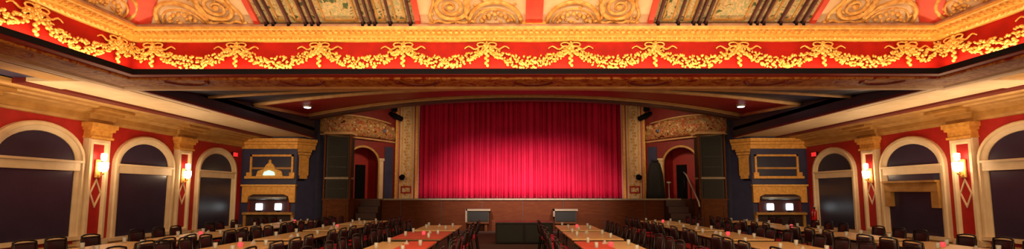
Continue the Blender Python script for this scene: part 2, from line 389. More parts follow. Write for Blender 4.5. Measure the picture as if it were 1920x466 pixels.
# wall entablature, dado, pilasters, arches on both sides
WIN = [11.32, 14.66, 18.22]; PIL = [9.6, 12.84, 16.22]
SILLS = [.64, .50, .40]
def wall_frame(sg):   # u = depth into the room, v = height, d = out from the wall
    return frame((sg * WX, 0, 0), (0, 1, 0), (0, 0, 1), (-sg, 0, 0))
winno = 0; doorno = 0
def arch_path(cy, hw, v0, vs, rise, n=18, e=1.0):
    pts = [(cy - hw, v0), (cy - hw, vs)]
    for k in range(1, n): t = PI - PI * k / n; pts.append((cy + hw * math.cos(t), vs + rise * math.sin(t)))
    return pts + [(cy + hw, vs), (cy + hw, v0)]
for sg, nm in ((-1, 'left'), (1, 'right')):
    F = wall_frame(sg)
    t = sempty(trimname())
    b = MB()
    prof = [(0, H(1.90)), (.07, H(1.91)), (.09, H(1.97)), (.14, H(1.98)), (.14, H(2.12)), (.20, H(2.14)), (.30, H(2.18)), (.34, H(2.19)), (.36, H(2.23)), (.55, H(2.24)), (.58, H(2.28)), (.80, H(2.285)), (.84, H(2.325)), (.98, H(2.33)), (.98, H(2.40)), (0, H(2.40))]
    n = len(prof); vs = []
    for y in (-8, 20.0): vs += [(sg * (WX - o), y, z) for o, z in prof]
    b.add(vs, [tuple(range(n)), tuple(range(n, 2 * n))] + [(i, (i + 1) % n, n + (i + 1) % n, n + i) for i in range(n)])
    b.build('entablature', GOLDD, t)
    b = MB()
    for py in PIL:       # break-forward over each pilaster
        for (o, z0, z1, hw) in ((.16, 1.88, 1.98, .40), (.22, 1.98, 2.12, .42), (.40, 2.12, 2.21, .48), (.64, 2.20, 2.27, .54)):
            b.box(*sorted((sg * (WX - o), sg * WX)), py - hw, py + hw, H(z0), H(z1))
    b.build('entablature_break', GOLDD, t)
    # dado and its cap
    bd = MB(); bd.box(*sorted((sg * (WX - .06), sg * WX)), -8, 20, 0, H(-1.40)); bd.box(*sorted((sg * (WX - .12), sg * WX)), -8, 20, H(-1.40), H(-1.34))
    struct(bd.build('baseboard_' + nm, TAN))
    for i, cy in enumerate(WIN):
        v0 = SILLS[i]; winno += 1
        wn = sempty('window_%d' % winno)
        hw, vs_, rise = 1.20, H(.80), .94
        path = arch_path(cy, hw, v0, vs_, rise)
        # left normal of this clockwise path points outwards, so offsets inwards are negative
        prof = [(0, 0), (0, .10), (-.03, .13), (-.10, .13), (-.12, .10), (-.20, .07), (-.235, .05), (-.235, 0)]
        MB().sweep(path, prof, F).build('arch_frame', CREAM, wn)
        ip = arch_path(cy, hw - .22, v0, vs_, rise - .24)
        MB().prism(ip, F, .0, .025).build('arch_panel', PANE, wn)
        b = MB(); b.prism([(cy - hw + .1, H(.56)), (cy + hw - .1, H(.56)), (cy + hw - .1, H(.80)), (cy - hw + .1, H(.80))], F, .02, .10)
        b.prism([(cy - hw + .06, H(.77)), (cy + hw - .06, H(.77)), (cy + hw - .06, H(.83)), (cy - hw + .06, H(.83))], F, .02, .15)
        b.build('transom', CREAM, wn)
        b = MB(); b.prism([(cy - hw - .06, v0 - .10), (cy + hw + .06, v0 - .10), (cy + hw + .06, v0), (cy - hw - .06, v0)], F, 0, .16)
        b.build('sill', CREAM, wn)
        if sg == 1 and i == 1:        # the right middle arch holds a gold lintel with brackets
            b = MB(); b.prism([(cy - .98, H(.02)), (cy + .98, H(.02)), (cy + .98, H(.30)), (cy - .98, H(.30))], F, .02, .16)
            b.prism([(cy - 1.0, H(.30)), (cy + 1.0, H(.30)), (cy + 1.0, H(.36)), (cy - 1.0, H(.36))], F, .02, .24)
            for e in (-1, 1):
                c = cy + e * .86; b.prism([(c - .12, H(-.45)), (c + .12, H(-.45)), (c + .12, H(.02)), (c - .12, H(.02))], F, .02, .15)
            b.build('gold_lintel', GOLDD, wn)
            MB().prism([(cy - .99, H(.38)), (cy - .76, H(.38)), (cy - .76, H(.56)), (cy - .99, H(.56))], F, .02, .05).build('blue_patch', NAVYB, wn)
    for i, py in enumerate(PIL):
        if i == 0: continue
        pl = sempty(trimname())
        v0 = .45 + .05 * (i == 1); v1 = H(1.88)
        rect = [(py - .33, v0), (py + .33, v0), (py + .33, H(1.46)), (py - .33, H(1.46))]
        MB().sweep(rect, [(0, 0), (0, .16), (.03, .20), (.10, .20), (.13, .16), (.145, .13), (.145, 0)], F, closed=True).build('cream_border', CREAM, pl)
        MB().prism([(py - .2, v0 + .1), (py + .2, v0 + .1), (py + .2, H(1.34)), (py - .2, H(1.34))], F, 0, .13).build('red_panel', RED, pl)
        dm = [(py, H(-.42)), (py + .18, H(-.02)), (py, H(.38)), (py - .18, H(-.02))]
        MB().sweep(dm, [(0, .13), (0, .155), (.035, .155), (.035, .13)], F, closed=True).build('diamond', CREAM, pl)
        b = MB()
        for (hw, z0, z1, d) in ((.36, 1.46, 1.52, .24), (.34, 1.52, 1.68, .20), (.38, 1.68, 1.76, .26), (.42, 1.76, 1.88, .30)):
            b.prism([(py - hw, H(z0)), (py + hw, H(z0)), (py + hw, H(z1)), (py - hw, H(z1))], F, 0, d)
        b.build('capital', GOLD, pl)
        b = MB(); b.prism([(py - .40, v0 - .14), (py + .40, v0 - .14), (py + .40, v0), (py - .40, v0)], F, 0, .24); b.build('base', CREAM, pl)

# towers flanking the stage
for sg, nm in ((-1, 'left'), (1, 'right')):
    def X(x, sg=sg): return sg * x
    tw = sempty('wall_%s_tower' % nm)
    P = [(12.2, 19.9), (9.65, 19.9), (9.1, 20.6), (9.1, 20.9), (12.2, 20.9)]
    MB().prism([(X(x), y) for x, y in P], lambda u, v, d: Vector((u, v, d)), 0, H(3.4)).build('tower_body', NAVYB if True else NAVY, tw)
    pth = [(12.0, 19.9), (9.65, 19.9), (9.15, 20.5)]
    pth = [(X(x), y) for x, y in pth]
    if sg > 0: pth = pth[::-1]
    # right of the path is towards the hall for the left tower
    b = MB(); k = -1
    b.sweep(pth, [(0, H(1.84)), (k * .05, H(1.85)), (k * .06, H(2.02)), (k * .12, H(2.04)), (k * .13, H(2.12)), (k * .20, H(2.16)), (k * .22, H(2.28)), (0, H(2.28))], plan)
    b.build('gold_entablature', GOLD, tw)
    # gold corbel on the splayed corner
    A = Vector((X(9.65), 19.9, 0)); B = Vector((X(9.15), 20.54, 0)); U = (B - A).normalized(); N = Vector((-U.y, U.x, 0))
    if N.y > 0: N = -N
    G = frame(A, U, (0, 0, 1), N)
    b = MB()
    for (u0, u1, z0, z1, d) in ((.02, .58, 1.72, 1.84, .16), (.04, .56, 1.60, 1.70, .12), (.08, .52, 1.50, 1.58, .10), (.10, .50, .72, 1.50, .07), (.14, .46, .58, .72, .05)):
        b.prism([(u0, H(z0)), (u1, H(z0)), (u1, H(z1)), (u0, H(z1))], G, 0, d)
    b.build('corbel', GOLD, tw)
    b = MB(); b.prism([(.02, H(.50)), (.36, H(.50)), (.30, H(.58)), (.1, H(.58))], G, 0, .06); b.build('corbel_foot', BLACK, tw)

# splayed opera box bays and proscenium
CX = -.10      # the stage opening is a touch off the hall's axis
for sg, nm in ((-1, 'left'), (1, 'right')):
    A = Vector((sg * 9.1, 20.6, 0)); B = Vector((sg * 6.15 + CX, 23.0, 0)); U = (B - A); L = U.length; U = U.normalized(); N = Vector((-U.y, U.x, 0))
    if N.y > 0: N = -N
    G = frame(A, U, (0, 0, 1), N)
    sw = sempty('wall_%s_splay' % nm)
    a0, a1 = .36 * L, .76 * L; ac = (a0 + a1) / 2; ah = (a1 - a0) / 2
    def q(b, u0, u1, z0, z1, d0, d1): b.prism([(u0, z0), (u1, z0), (u1, z1), (u0, z1)], G, d0, d1); return b
    # wall in front of the dark opening: left of it, right of it, above
    b = MB(); q(b, 0, a0 - .2, 0, H(5.4), -.25, 0); b.build('shadowed_splay_wall', NAVY, sw)  # navy stands in for the deep shadow beside the speaker stack
    b = MB(); q(b, a0 - .2, a0, 0, H(5.4), -.25, 0); q(b, a1, L, 0, H(5.4), -.25, 0)
    top = [(a1, H(5.4)), (a0, H(5.4))] + [(ac - ah * math.cos(PI * k / 14), H(1.35) + .75 * math.sin(PI * k / 14)) for k in range(15)]
    b.prism(top, G, -.25, 0)
    b.build('splay_wall', REDM, sw)
    b = MB(); q(b, a0 - .1, a1 + .1, H(-.3), H(2.4), -1.2, -1.15); b.build('niche_back', RED, sw)
    b = MB(); q(b, ac + .10, ac + .60, H(-.3), H(1.35), -1.15, -1.10); b.build('dark_doorway', BLACK, sw)
    b = MB(); q(b, a0 - .16, a0, H(-.3), H(2.3), -1.2, -.25); q(b, a1, a1 + .16, H(-.3), H(2.3), -1.2, -.25); q(b, a0, a1, H(2.2), H(2.3), -1.2, -.25); b.build('niche_side', RED, sw)
    pa = arch_path(ac, ah, H(-.28), H(1.35), .75, 14)
    MB().sweep(pa, [(0, 0), (0, .08), (.09, .08), (.11, .04), (.11, 0)], G).build('arch_moulding', GOLDD, sw)
    b = MB(); q(b, .775 * L, .825 * L, H(-.3), H(1.5), 0, .10); q(b, .765 * L, .835 * L, H(1.5), H(1.62), 0, .14); b.build('pale_column', CREAM, sw)
    b = MB(); q(b, .85 * L, .965 * L, H(-.3), H(2.2), 0, .03); b.build('blue_strip', NAVYB, sw)
    b = MB(); q(b, .30 * L, .36 * L, H(-.3), H(2.3), 0, .10); b.build('brown_post', PEDW, sw)
    # curved balcony front of the box with floral relief
    box = thing('balcony_front', 'curved balcony front with gold and red floral relief %s the stage curtain' % ('left of' if sg < 0 else 'right of'), 'balcony', (0, 0, 0))
    b = MB(); n = 20; vs = []
    for k in range(n + 1):
        s_ = k / n; u = .02 * L + .97 * L * s_; bul = .30 * math.sin(PI * s_) + .10
        zt = 3.42 - .10 * s_ + .12 * math.sin(PI * min(1, s_ * 1.15)) - .30 * max(0, (s_ - .8) / .2) ** 1.5
        zb = 2.66 - .12 * s_
        for (zz, dd) in ((zb, bul * .6), (zb + .12, bul * .85), (zb + .4, bul * 1.1), (zt - .1, bul), (zt, bul * .8), (zt, -.02), (zb, -.02)):
            p = G(u, H(zz), dd); vs.append(p)
    fs = []
    for k in range(n):
        for a in range(7): fs.append((k * 7 + a, k * 7 + (a + 1) % 7, k * 7 + 7 + (a + 1) % 7, k * 7 + 7 + a))
    fs += [tuple(range(7)), tuple(n * 7 + a for a in range(7))]
    b.add(vs, fs, True).build('floral_panel', FLORAL, box)
    MB().tube([G(.02 * L + .97 * L * k / n, H(2.58 - .14 * k / n), (.30 * math.sin(PI * k / n) + .10) * .62) for k in range(n + 1)], .045, 6).build('lower_moulding', TAN, box)
    MB().tube([G(.02 * L + .9 * L * k / n, H(3.44 - .10 * k / n + .12 * math.sin(PI * k / n)), (.30 * math.sin(PI * k / n) + .10) * .8) for k in range(n + 1)], .04, 6).build('top_rail', TAN, box)
    for k in range(30):
        s_ = .05 + .9 * k / 29; bul = .30 * math.sin(PI * s_) + .10
        b = MB(); c = (H(random.uniform(2.85, 3.3) - .1 * s_)); r = random.uniform(.05, .09)
        for a in range(5): b.ball(G(.02 * L + .97 * L * s_ + r * .7 * math.cos(a * 1.257), c + r * .7 * math.sin(a * 1.257), bul * 1.03), (r * .6,) * 3, 6, 4)
        b.ball(G(.02 * L + .97 * L * s_, c, bul * 1.03), (r * .7,) * 3, 6, 4)
        b.build('flower_relief', mat('pale_flower', (.66, .50, .24), .5, noise=(.48, .10, .03), nscale=9), box)
    MB().ball(G(.02 * L + .97 * L * .80, H(2.93), .34), (.07, .07, .08), 8, 6).build('blue_boss', mat('blue_boss', (.10, .22, .42), .4), box)

pw = sempty('wall_stage')
X0, X1 = CX - 5.05, CX + 5.05
for sg in (-1, 1):
    xi = CX + sg * 5.03; xo = CX + sg * 6.12
    xs = sorted((xi, xo))
    MB().box(xs[0], xs[1], 23.0, 23.3, H(-.3), H(5.4)).build('proscenium_pier', CREAM, pw)
    w_ = xs[1] - xs[0]
    b = MB()
    for (f0, f1, d) in ((.0, .10, .12), (.90, 1.0, .12), (.26, .31, .05), (.69, .74, .05)):
        b.box(xs[0] + f0 * w_, xs[0] + f1 * w_, 23.0 - d, 23.0, H(-.3), H(5.4))
    b.build('pier_moulding', GOLD, pw)
    b = MB()
    for (f0, f1) in ((.13, .17), (.83, .87)): b.box(xs[0] + f0 * w_, xs[0] + f1 * w_, 22.97, 23.0, H(-.3), H(5.4))
    b.build('red_pier_line', RED, pw)
    b = MB()
    for k in range(34):
        z = -.1 + k * .15; c = (xs[0] + xs[1]) / 2 + .06 * math.sin(k * 1.7)
        b.ball((c, 22.98, H(z)), (.10, .05, .06), 6, 4)
    b.build('pier_relief', GOLDB, pw)
    c = (xs[0] + xs[1]) / 2
    MB().sweep([(c - .26, H(-.05)), (c + .26, H(-.05)), (c + .26, H(.30)), (c - .26, H(.30))], [(0, 0), (0, .05), (.06, .05), (.06, 0)], lambda u, v, d: Vector((u, 22.98 - d, v)), closed=True).build('red_plaque', REDF, pw)
MB().box(-7, 7, 23.0, 23.3, H(4.75), H(5.4)).build('proscenium_head', REDD, pw)
MB().box(-9.6, 9.6, 24.4, 24.6, 0, H(5.4)).build('stage_back', BLACK, pw)

# garlands and bows in relief on the frieze
def garland(p0, p1, axis, sag=.36, n=30, name='garland'):
    """axis 0: along x on the front frieze, +-1: along y on a side frieze; p in metres along it"""
    b = MB()
    def P(t, h, d):
        if axis == 0: return (t, YF + .30 - d, H(h))
        return (axis * (XD + .30 - d), t, H(h))
    Ln = abs(p1 - p0); n = max(8, int(n * Ln / 1.7))
    for k in range(n + 1):
        s_ = k / n; t = p0 + (p1 - p0) * s_
        h = 3.0 - sag * (1 - (2 * s_ - 1) ** 2) ** .75
        th = .06 + .075 * math.sin(PI * s_)
        for q_ in range(7):
            jt, jh = random.uniform(-.03, .03), random.uniform(-th, th)
            M = Euler((random.uniform(-1, 1), random.uniform(-1, 1), random.uniform(-2, 2))).to_matrix()
            b.ball(P(t + jt, h + jh, .035 + random.uniform(0, .035)), (random.uniform(.03, .05), .022, random.uniform(.02, .038)), 5, 3, M)
    return b.build(name, GOLDB, fr)
def bow(p, axis):
    b = MB()
    def P(t, h, d):
        if axis == 0: return (p + t, YF + .30 - d, H(h))
        return (axis * (XD + .30 - d), p + t, H(h))
    for e in (-1, 1):
        b.tube([P(e * (.11 + .09 * math.cos(a)), 3.015 + .045 * math.sin(a), .05) for a in [2 * PI * k / 10 for k in range(10)]], .018, 5, closed=True)
        b.tube([P(e * (.04 + .42 * k / 9), 2.95 + .035 * math.sin(k * 1.1), .04) for k in range(10)], [.03 - .002 * k for k in range(10)], 5)
        b.tube([P(e * (.03 + .20 * k / 7), 2.91 - .10 * k / 7 - .05 * math.sin(k * .45), .045) for k in range(8)], [.04 - .002 * k for k in range(8)], 5)
    for k in range(9):
        b.ball(P(.018 * (-1) ** k, 2.98 - .05 * k, .06), (.05 - .002 * k, .035, .04), 6, 4)
    b.build('ribbon_bow', GOLDB, fr)
BOWS = [-.10 + 1.72 * (k + .5) for k in range(-5, 5)]
for a_, b_ in zip(BOWS[:-1], BOWS[1:]): garland(a_, b_, 0)
garland(-XD - .28, BOWS[0], 0, .22); garland(BOWS[-1], XD + .28, 0, .22)
for x in BOWS: bow(x, 0)
for sg in (-1, 1):
    ys = [9.05 - 1.6 * k for k in range(4)]
    for y in ys: bow(y, sg)
    for a_, b_ in zip(ys[:-1], ys[1:]): garland(a_, b_, sg)
    garland(ys[-1], ys[-1] - 1.6, sg); garland(YF + .28, ys[0], sg, .15)

# ribs, grilles and scrolls on the cove.  cove frame: u along the wall, v up the slope
sl = Vector((0, -1.62, 1.0)).normalized()
# normal must face down/inwards
NF = Vector((0, -sl.z, sl.y));
if NF.z > 0: NF = -NF
FC = frame((0, YF + .12, H(3.38)), (1, 0, 0), sl, NF)
def side_fc(sg):
    s2 = Vector((-sg * 1.62, 0, 1.0)).normalized(); N2 = Vector((-sg * s2.z, 0, -abs(s2.x)))
    return frame((sg * (XD + .12), 0, H(3.38)), (0, 1, 0), s2, N2)
rb = sempty(trimname())
def rib(poly, F, name='red_rib', m=RIB, d=.07): return MB().prism(poly, F, 0, d).build(name, m, rb)
rib([(-.17, .06), (.17, .06), (.17, 1.9), (-.17, 1.9)], FC)
MB().prism([(-.24, .02), (.24, .02), (.24, .11), (-.24, .11)], FC, 0, .10).build('rib_foot', GOLDB, rb)
# hip ribs follow the corners of the cove
for sg in (-1, 1):
    c0 = Vector((sg * (XD + .12), YF + .12, H(3.38))); c1 = Vector((sg * (XD - 1.5), YF - 1.5, H(4.38)))
    D = (c1 - c0).normalized(); W_ = Vector((sg * 1, -1, 0)).normalized(); Nn = D.cross(W_)
    if Nn.z > 0: Nn = -Nn
    HF = frame(c0, W_, D, Nn)
    MB().prism([(-.21, .1), (.21, .1), (.21, 2.3), (-.21, 2.3)], HF, -.1, .10).build('red_rib', RIB, rb)
    MB().prism([(-.27, .06), (.27, .06), (.27, .16), (-.27, .16)], HF, -.1, .14).build('rib_foot', GOLDB, rb)
for sg in (-1, 1):
    gx0, gx1 = 2.33, 5.57
    gr = sempty(trimname())
    xs = sorted((sg * gx0, sg * gx1)); g0, g1 = xs
    MB().prism([(g0, .03), (g1, .03), (g1, 1.8), (g0, 1.8)], FC, 0, .02).build('mottled_panel', MOTTLE, gr)
    for e in (g0, g1): MB().prism([(e - .05, .02), (e + .05, .02), (e + .05, 1.85), (e - .05, 1.85)], FC, 0, .09).build('red_border', RIB, gr)
    for fx, wd in ((.06, .045), (.105, .03), (.20, .04), (.305, .035), (.345, .035), (.385, .035), (.66, .04), (.70, .035), (.735, .035), (.83, .035), (.955, .045)):
        u = g0 + (g1 - g0) * (fx if sg < 0 else 1 - fx)
        MB().prism([(u - wd / 2, .04), (u + wd / 2, .04), (u + wd / 2, 1.75), (u - wd / 2, 1.75)], FC, .02, .10).build('grille_bar', mat('maroon_bar', (.09, .02, .02), .5), gr)
        MB().cbox((0, 0, 0), (.08, .08, .12), Matrix.Translation(FC(u, .08, .08)), .015).build('bar_foot', BLACK, gr)
    for (fa, fb) in ((.42, .63), (.13, .19), (.24, .29), (.75, .80), (.86, .93)):
        fa, fb = (fa, fb) if sg < 0 else (1 - fb, 1 - fa)
        ua, ub = g0 + (g1 - g0) * fa, g0 + (g1 - g0) * fb
        MB().sweep([(ua, .14), (ub, .14), (ub, 1.6), (ua, 1.6)], [(0, .02), (0, .05), (.03, .05), (.03, .02)], FC, closed=True).build('panel_frame', GOLDD, gr)
    MB().prism([(g0, 0), (g1, 0), (g1, .09), (g0, .09)], FC, .0, .06).build('grille_sill', mat('dark_brown_sill', (.12, .05, .025), .5), gr)

def scrolls(F, u0, u1, flip, name='scrollwork'):
    """arabesque between u0 and u1; flip puts the shell arch at the u1 end"""
    b = MB(); Lw = u1 - u0
    def uu(s_): return (u1 - s_ * Lw) if flip else (u0 + s_ * Lw)
    def tb(pts, r): b.tube([F(uu(a), c, .04) for a, c in pts], r, 5)
    # half-arch shell beside the rib
    tb([(.02 + .30 * (1 - math.cos(a)) * .9, .08 + .50 * math.sin(a)) for a in [PI * k / 12 for k in range(13)]], [.045] * 13)
    tb([(.08 + .24 * (1 - math.cos(a)) * .9, .08 + .34 * math.sin(a)) for a in [PI * k / 12 for k in range(13)]], .022)
    for k in range(7):
        a = PI * (k + .5) / 7; b.ball(F(uu(.29 - .14 * math.cos(a)), .1 + .20 * math.sin(a), .03), (.05, .03, .05), 6, 4)
    # big spiral
    pts = []
    for k in range(42):
        a = k * .36; r = .36 * (1 - k / 46); pts.append((.74 + r * math.cos(a + 2.6) / Lw, .46 + r * .9 * math.sin(a + 2.6)))
    tb(pts, [.055 - .0009 * k for k in range(42)])
    b.ball(F(uu(.74), .46, .05), (.07, .04, .06), 8, 5)
    # tails
    tb([(.56 - .05 * k / 8 + .05 * math.sin(k * .5), .10 + .75 * k / 8) for k in range(9)], .035)
    tb([(.50 + .48 * k / 14, .11 + .025 * math.sin(k * 1.3)) for k in range(15)], .032)
    tb([(.93 + .03 * math.sin(k * .7), .08 + .7 * k / 9) for k in range(10)], .03)
    for k in range(26):
        s_ = random.uniform(.06, .97); v = random.choice((random.uniform(.06, .20), random.uniform(.1, .85)))
        M = Euler((random.uniform(-1, 1), random.uniform(-1, 1), random.uniform(-3, 3))).to_matrix()
        b.ball(F(uu(s_), v, .02), (random.uniform(.03, .08), .03, random.uniform(.02, .05)), 5, 3, M)
    return b.build(name, mat('antique_gold_relief', (.80, .46, .13), .45, .05, noise=(.56, .25, .05), nscale=11), rb)
scrolls(FC, -2.15, -.22, True); scrolls(FC, .22, 2.15, False)
scrolls(FC, -7.6, -5.75, False); scrolls(FC, 5.75, 7.6, True)
for sg in (-1, 1):
    F2 = side_fc(sg)
    scrolls(F2, 7.0, 9.0, True); scrolls(F2, 4.9, 6.9, False)

# ================================================================ THINGS
# ---- curtain
b = MB(); n = 520; rows = 8; vs = []
for j in range(rows + 1):
    z = H(-.28) + (H(5.0) - H(-.28)) * j / rows
    for k in range(n + 1):
        s_ = k / n; x = X0 - .15 + (X1 - X0 + .3) * s_
        ph = s_ * 2 * PI * 34 + 1.6 * math.sin(s_ * 17) + .9 * math.sin(s_ * 41)
        y = 23.62 + .085 * math.sin(ph) + .035 * math.sin(ph * 2.3 + 1) * (1 + .3 * math.sin(j)) + .02 * math.sin(s_ * 90 + j * .3)
        vs.append((x, y, z))
fs = [(j * (n + 1) + k, j * (n + 1) + k + 1, (j + 1) * (n + 1) + k + 1, (j + 1) * (n + 1) + k) for j in range(rows) for k in range(n)]
cu = thing('stage_curtain', 'tall crimson pleated velvet curtain closed across the stage', 'curtain', (0, 0, 0))
cp = b.add(vs, fs, True).build('pleated_cloth', CURT, cu)
sd = cp.modifiers.new('t', 'SOLIDIFY'); sd.thickness = .01
b = MB(); vs2 = [(v[0], v[1] - .012, H(-.28) + .0 + (.10 if i > n else 0)) for i, v in enumerate(vs[:2 * (n + 1)])]
b.add(vs2, [(k, k + 1, n + 2 + k, n + 1 + k) for k in range(n)], True).build('hem', mat('dark_crimson_hem', (.34, .005, .02), .8), cu)

# ---- stage
stg = thing('stage', 'brown wooden stage platform with pale front edge under the crimson curtain', 'stage', (0, 22.2, 0))
STP = [(-7.9, 22.1), (8.0, 22.1), (8.4, 24.3), (-8.4, 24.3)]
def abs_build(mb, name, m, par):      # geometry is in world coordinates, the parent sits at the base
    o = mb.build(name, m, par); o.matrix_parent_inverse = Matrix.Translation(par.location).inverted() if par.rotation_euler.z == 0 else o.matrix_parent_inverse
    return o
abs_build(MB().prism([(-9.0, 22.12), (9.0, 22.12), (9.0, 24.3), (-9.0, 24.3)], plan, 0.0, H(-.36)), 'front_panel', STAGEW, stg)
abs_build(MB().box(-9.0, 9.0, 22.10, 24.3, H(-.36), H(-.30)), 'stage_floor', mat('stage_floor_wood', (.13, .05, .03), .35), stg)
abs_build(MB().box(-6.5, 7.4, 22.05, 22.13, H(-.355), H(-.285)), 'pale_nosing', PALE, stg)
for k in range(9):
    x = -7.6 + 1.9 * k; abs_build(MB().box(x - .02, x + .02, 22.09, 22.12, .05, H(-.40)), 'panel_batten', mat('stage_batten', (.07, .02, .012), .5), stg)

# front fill speakers standing against the stage front
for px, lab in ((-2.05, 'left'), (1.95, 'right')):
    t = thing('stage_monitor', 'small dark speaker in a pale frame at the stage front, %s of centre' % lab, 'speaker', (px, 21.75, 0))
    MB().box(-.50, .50, -.10, .25, H(-1.34), H(-.82)).build('cabinet', SPKB, t)
    MB().box(-.44, .44, -.13, -.10, H(-1.30), H(-.88)).build('grille', SPK, t)
    b = MB(); b.box(-.56, .56, -.16, .25, H(-.84), H(-.76)); b.box(-.58, -.50, -.16, .25, H(-1.36), H(-.76)) if lab == 'left' else b.box(-.56, -.50, -.16, .25, H(-1.1), H(-.76))
    b.build('pale_frame', PALE, t)
    b = MB(); b.box(-.5, .5, -.12, .25, H(-1.42), H(-1.34)); b.box(-.42, -.30, -.05, .2, 0, H(-1.42)); b.box(.30, .42, -.05, .2, 0, H(-1.42)); b.build('stand', PEDW, t)
t = thing('subwoofer', 'wide low black box on the floor at the end of the centre aisle', 'speaker', (-.05, 16.9, 0))
MB().cbox((0, 0, .37), (2.0, .8, .70), None, .02).build('cabinet', BLKCLOTH, t)
for e in (-1, 1): MB().box(e * .5 - .45, e * .5 + .45, -.425, -.40, .08, .66).build('grille', SPK, t)
MB().cbox((0, 0, .735), (2.04, .84, .03)).build('lid', mat('dark_lid', (.09, .05, .03), .4), t)
for ex in (-.8, .8):
    MB().box(ex - .06, ex + .06, -.3, .3, 0, .03).build('skid', METAL, t)

# ---- loudspeaker stacks on wooden pedestals
for sg, nm in ((-1, 'left'), (1, 'right')):
    xc = (-8.15 if sg < 0 else 8.25)
    pd = thing('pedestal', 'brown wooden pedestal under the tall speaker stack %s of the stage' % nm, 'pedestal', (xc, 20.9, 0))
    MB().box(-.56, .56, -.45, .3, 0.0, H(-.34)).build('body', PEDW, pd)
    MB().sweep([(-.46, .15), (.46, .15), (.46, H(-.48)), (-.46, H(-.48))], [(0, 0), (0, .03), (.07, .03), (.07, 0)], lambda u, v, d: Vector((u, -.45 - d, v)), closed=True).build('panel_frame', PEDW, pd)
    MB().box(-.60, .60, -.49, .34, H(-.34), H(-.28)).build('top', PALE if False else PEDW, pd)
    for (z0, z1, lab) in ((-.28, .58, 'lower'), (.66, 2.46, 'upper')):
        t = thing('loudspeaker', '%s dark loudspeaker of the stack %s of the stage' % (lab, nm), 'speaker', (xc, 20.9, H(z0)))
        hh = z1 - z0
        MB().box(-.50, .50, -.36, .3, 0, hh).build('cabinet', SPKB, t)
        MB().box(-.42, .42, -.39, -.36, .05, hh - .06).build('grille', SPK, t)
        b = MB()
        for i in range(1, 4 if lab == 'upper' else 2): b.box(-.42, .42, -.398, -.388, hh * i / (4 if lab == 'upper' else 2) - .01, hh * i / (4 if lab == 'upper' else 2) + .01)
        b.build('grille_seam', METAL, t)
    t = tag(MB().box(xc - .52, xc + .52, 20.46, 21.2, H(.58), H(.66)).build('shelf_board', PALE), 'pale board between the two loudspeakers %s of the stage' % nm, 'shelf')
    fm = thing('speaker_surround', 'brown timber surround framing the tall speaker stack %s of the stage' % nm, 'frame', (xc, 20.9, 0))
    for e in (-1, 1): MB().box(e * .56 - .035, e * .56 + .035, -.40, -.30, H(-.28), H(2.55)).build('post', PEDW, fm)
    MB().box(-.62, .62, -.42, .3, H(2.55), H(2.66)).build('head_rail', TAN, fm)
    # stairs up to the stage
    st = thing('stage_stairs', 'dark wooden steps up to the stage, %s of the curtain' % nm, 'stairs', (sg * 7.02, 20.9, 0))
    for k in range(5):
        hz = .29 * (k + 1) - .02
        MB().box(-.45, .45, -.42 + .3 * k, -.42 + .3 * (k + 1) - .002, hz - .26, hz).build('step', mat('stair_wood', (.06, .02, .012), .5), st)
        if k: MB().box(-.45, .45, -.40 + .3 * k, -.42 + .3 * (k + 1) - .002, 0, hz - .262).build('riser', mat('stair_side', (.04, .014, .01), .6), st)
    if sg > 0:
        hr = thing('handrail', 'slanting pale handrail on black posts beside the right stage steps', 'handrail', (7.58, 20.9, 0))
        MB().tube([(0, 1.25, H(.95)), (0, .9, H(.80)), (0, -.45, H(-.42)), (0, -.52, H(-.62))], .035, 8).build('rail', mat('pale_rail', (.55, .45, .38), .3), hr)
        for (y, z0, z1) in ((-.42, 0, H(-.45)), (1.22, H(-.3), H(.93)), (.4, 0, H(.35))): MB().tube([(0, y, z0), (0, y, z1)], .022, 6).build('post', METAL, hr)

# ---- black covered rack and white stool on the right of the stage
t = thing('covered_rack', 'black cloth draped over tall equipment on the stage right of the curtain', 'covered equipment', (6.32, 22.42, H(-.30)))
b = MB(); n = 40; prof = [(0, .50), (.3, .49), (.8, .46), (1.2, .42), (1.5, .34), (1.68, .28), (1.74, .18), (1.76, .02)]
vs = []
for j, (z, r) in enumerate(prof):
    for k in range(n):
        a = 2 * PI * k / n; rr = r * (1 + .06 * math.sin(9 * a + z) * max(0, 1 - z / 1.8))
        rr *= .84
        vs.append((rr * math.copysign(abs(math.cos(a)) ** .7, math.cos(a)), .6 * rr * math.copysign(abs(math.sin(a)) ** .7, math.sin(a)), z))
fs = [(j * n + k, j * n + (k + 1) % n, j * n + n + (k + 1) % n, j * n + n + k) for j in range(len(prof) - 1) for k in range(n)] + [tuple(range(n)), tuple((len(prof) - 1) * n + k for k in range(n))]
b.add(vs, fs, True).build('drape', BLKCLOTH, t)
MB().cbox((.0, 0, 1.80), (.30, .22, .08), None, .02).build('top_bump', BLKCLOTH, t)
t = thing('bar_stool', 'slim white stool standing on the stage beside the black covered equipment', 'stool', (6.88, 22.18, H(-.30))); t.scale = (.7, .7, 1)
MB().lathe((0, 0, 0), [(.13, 0), (.13, .02), (.03, .05), (.025, .70), (.12, .74)], 12).build('pedestal', WHITE, t)
MB().lathe((0, 0, .74), [(.15, 0), (.16, .03), (.13, .06), (.02, .07)], 12).build('seat', WHITE, t)

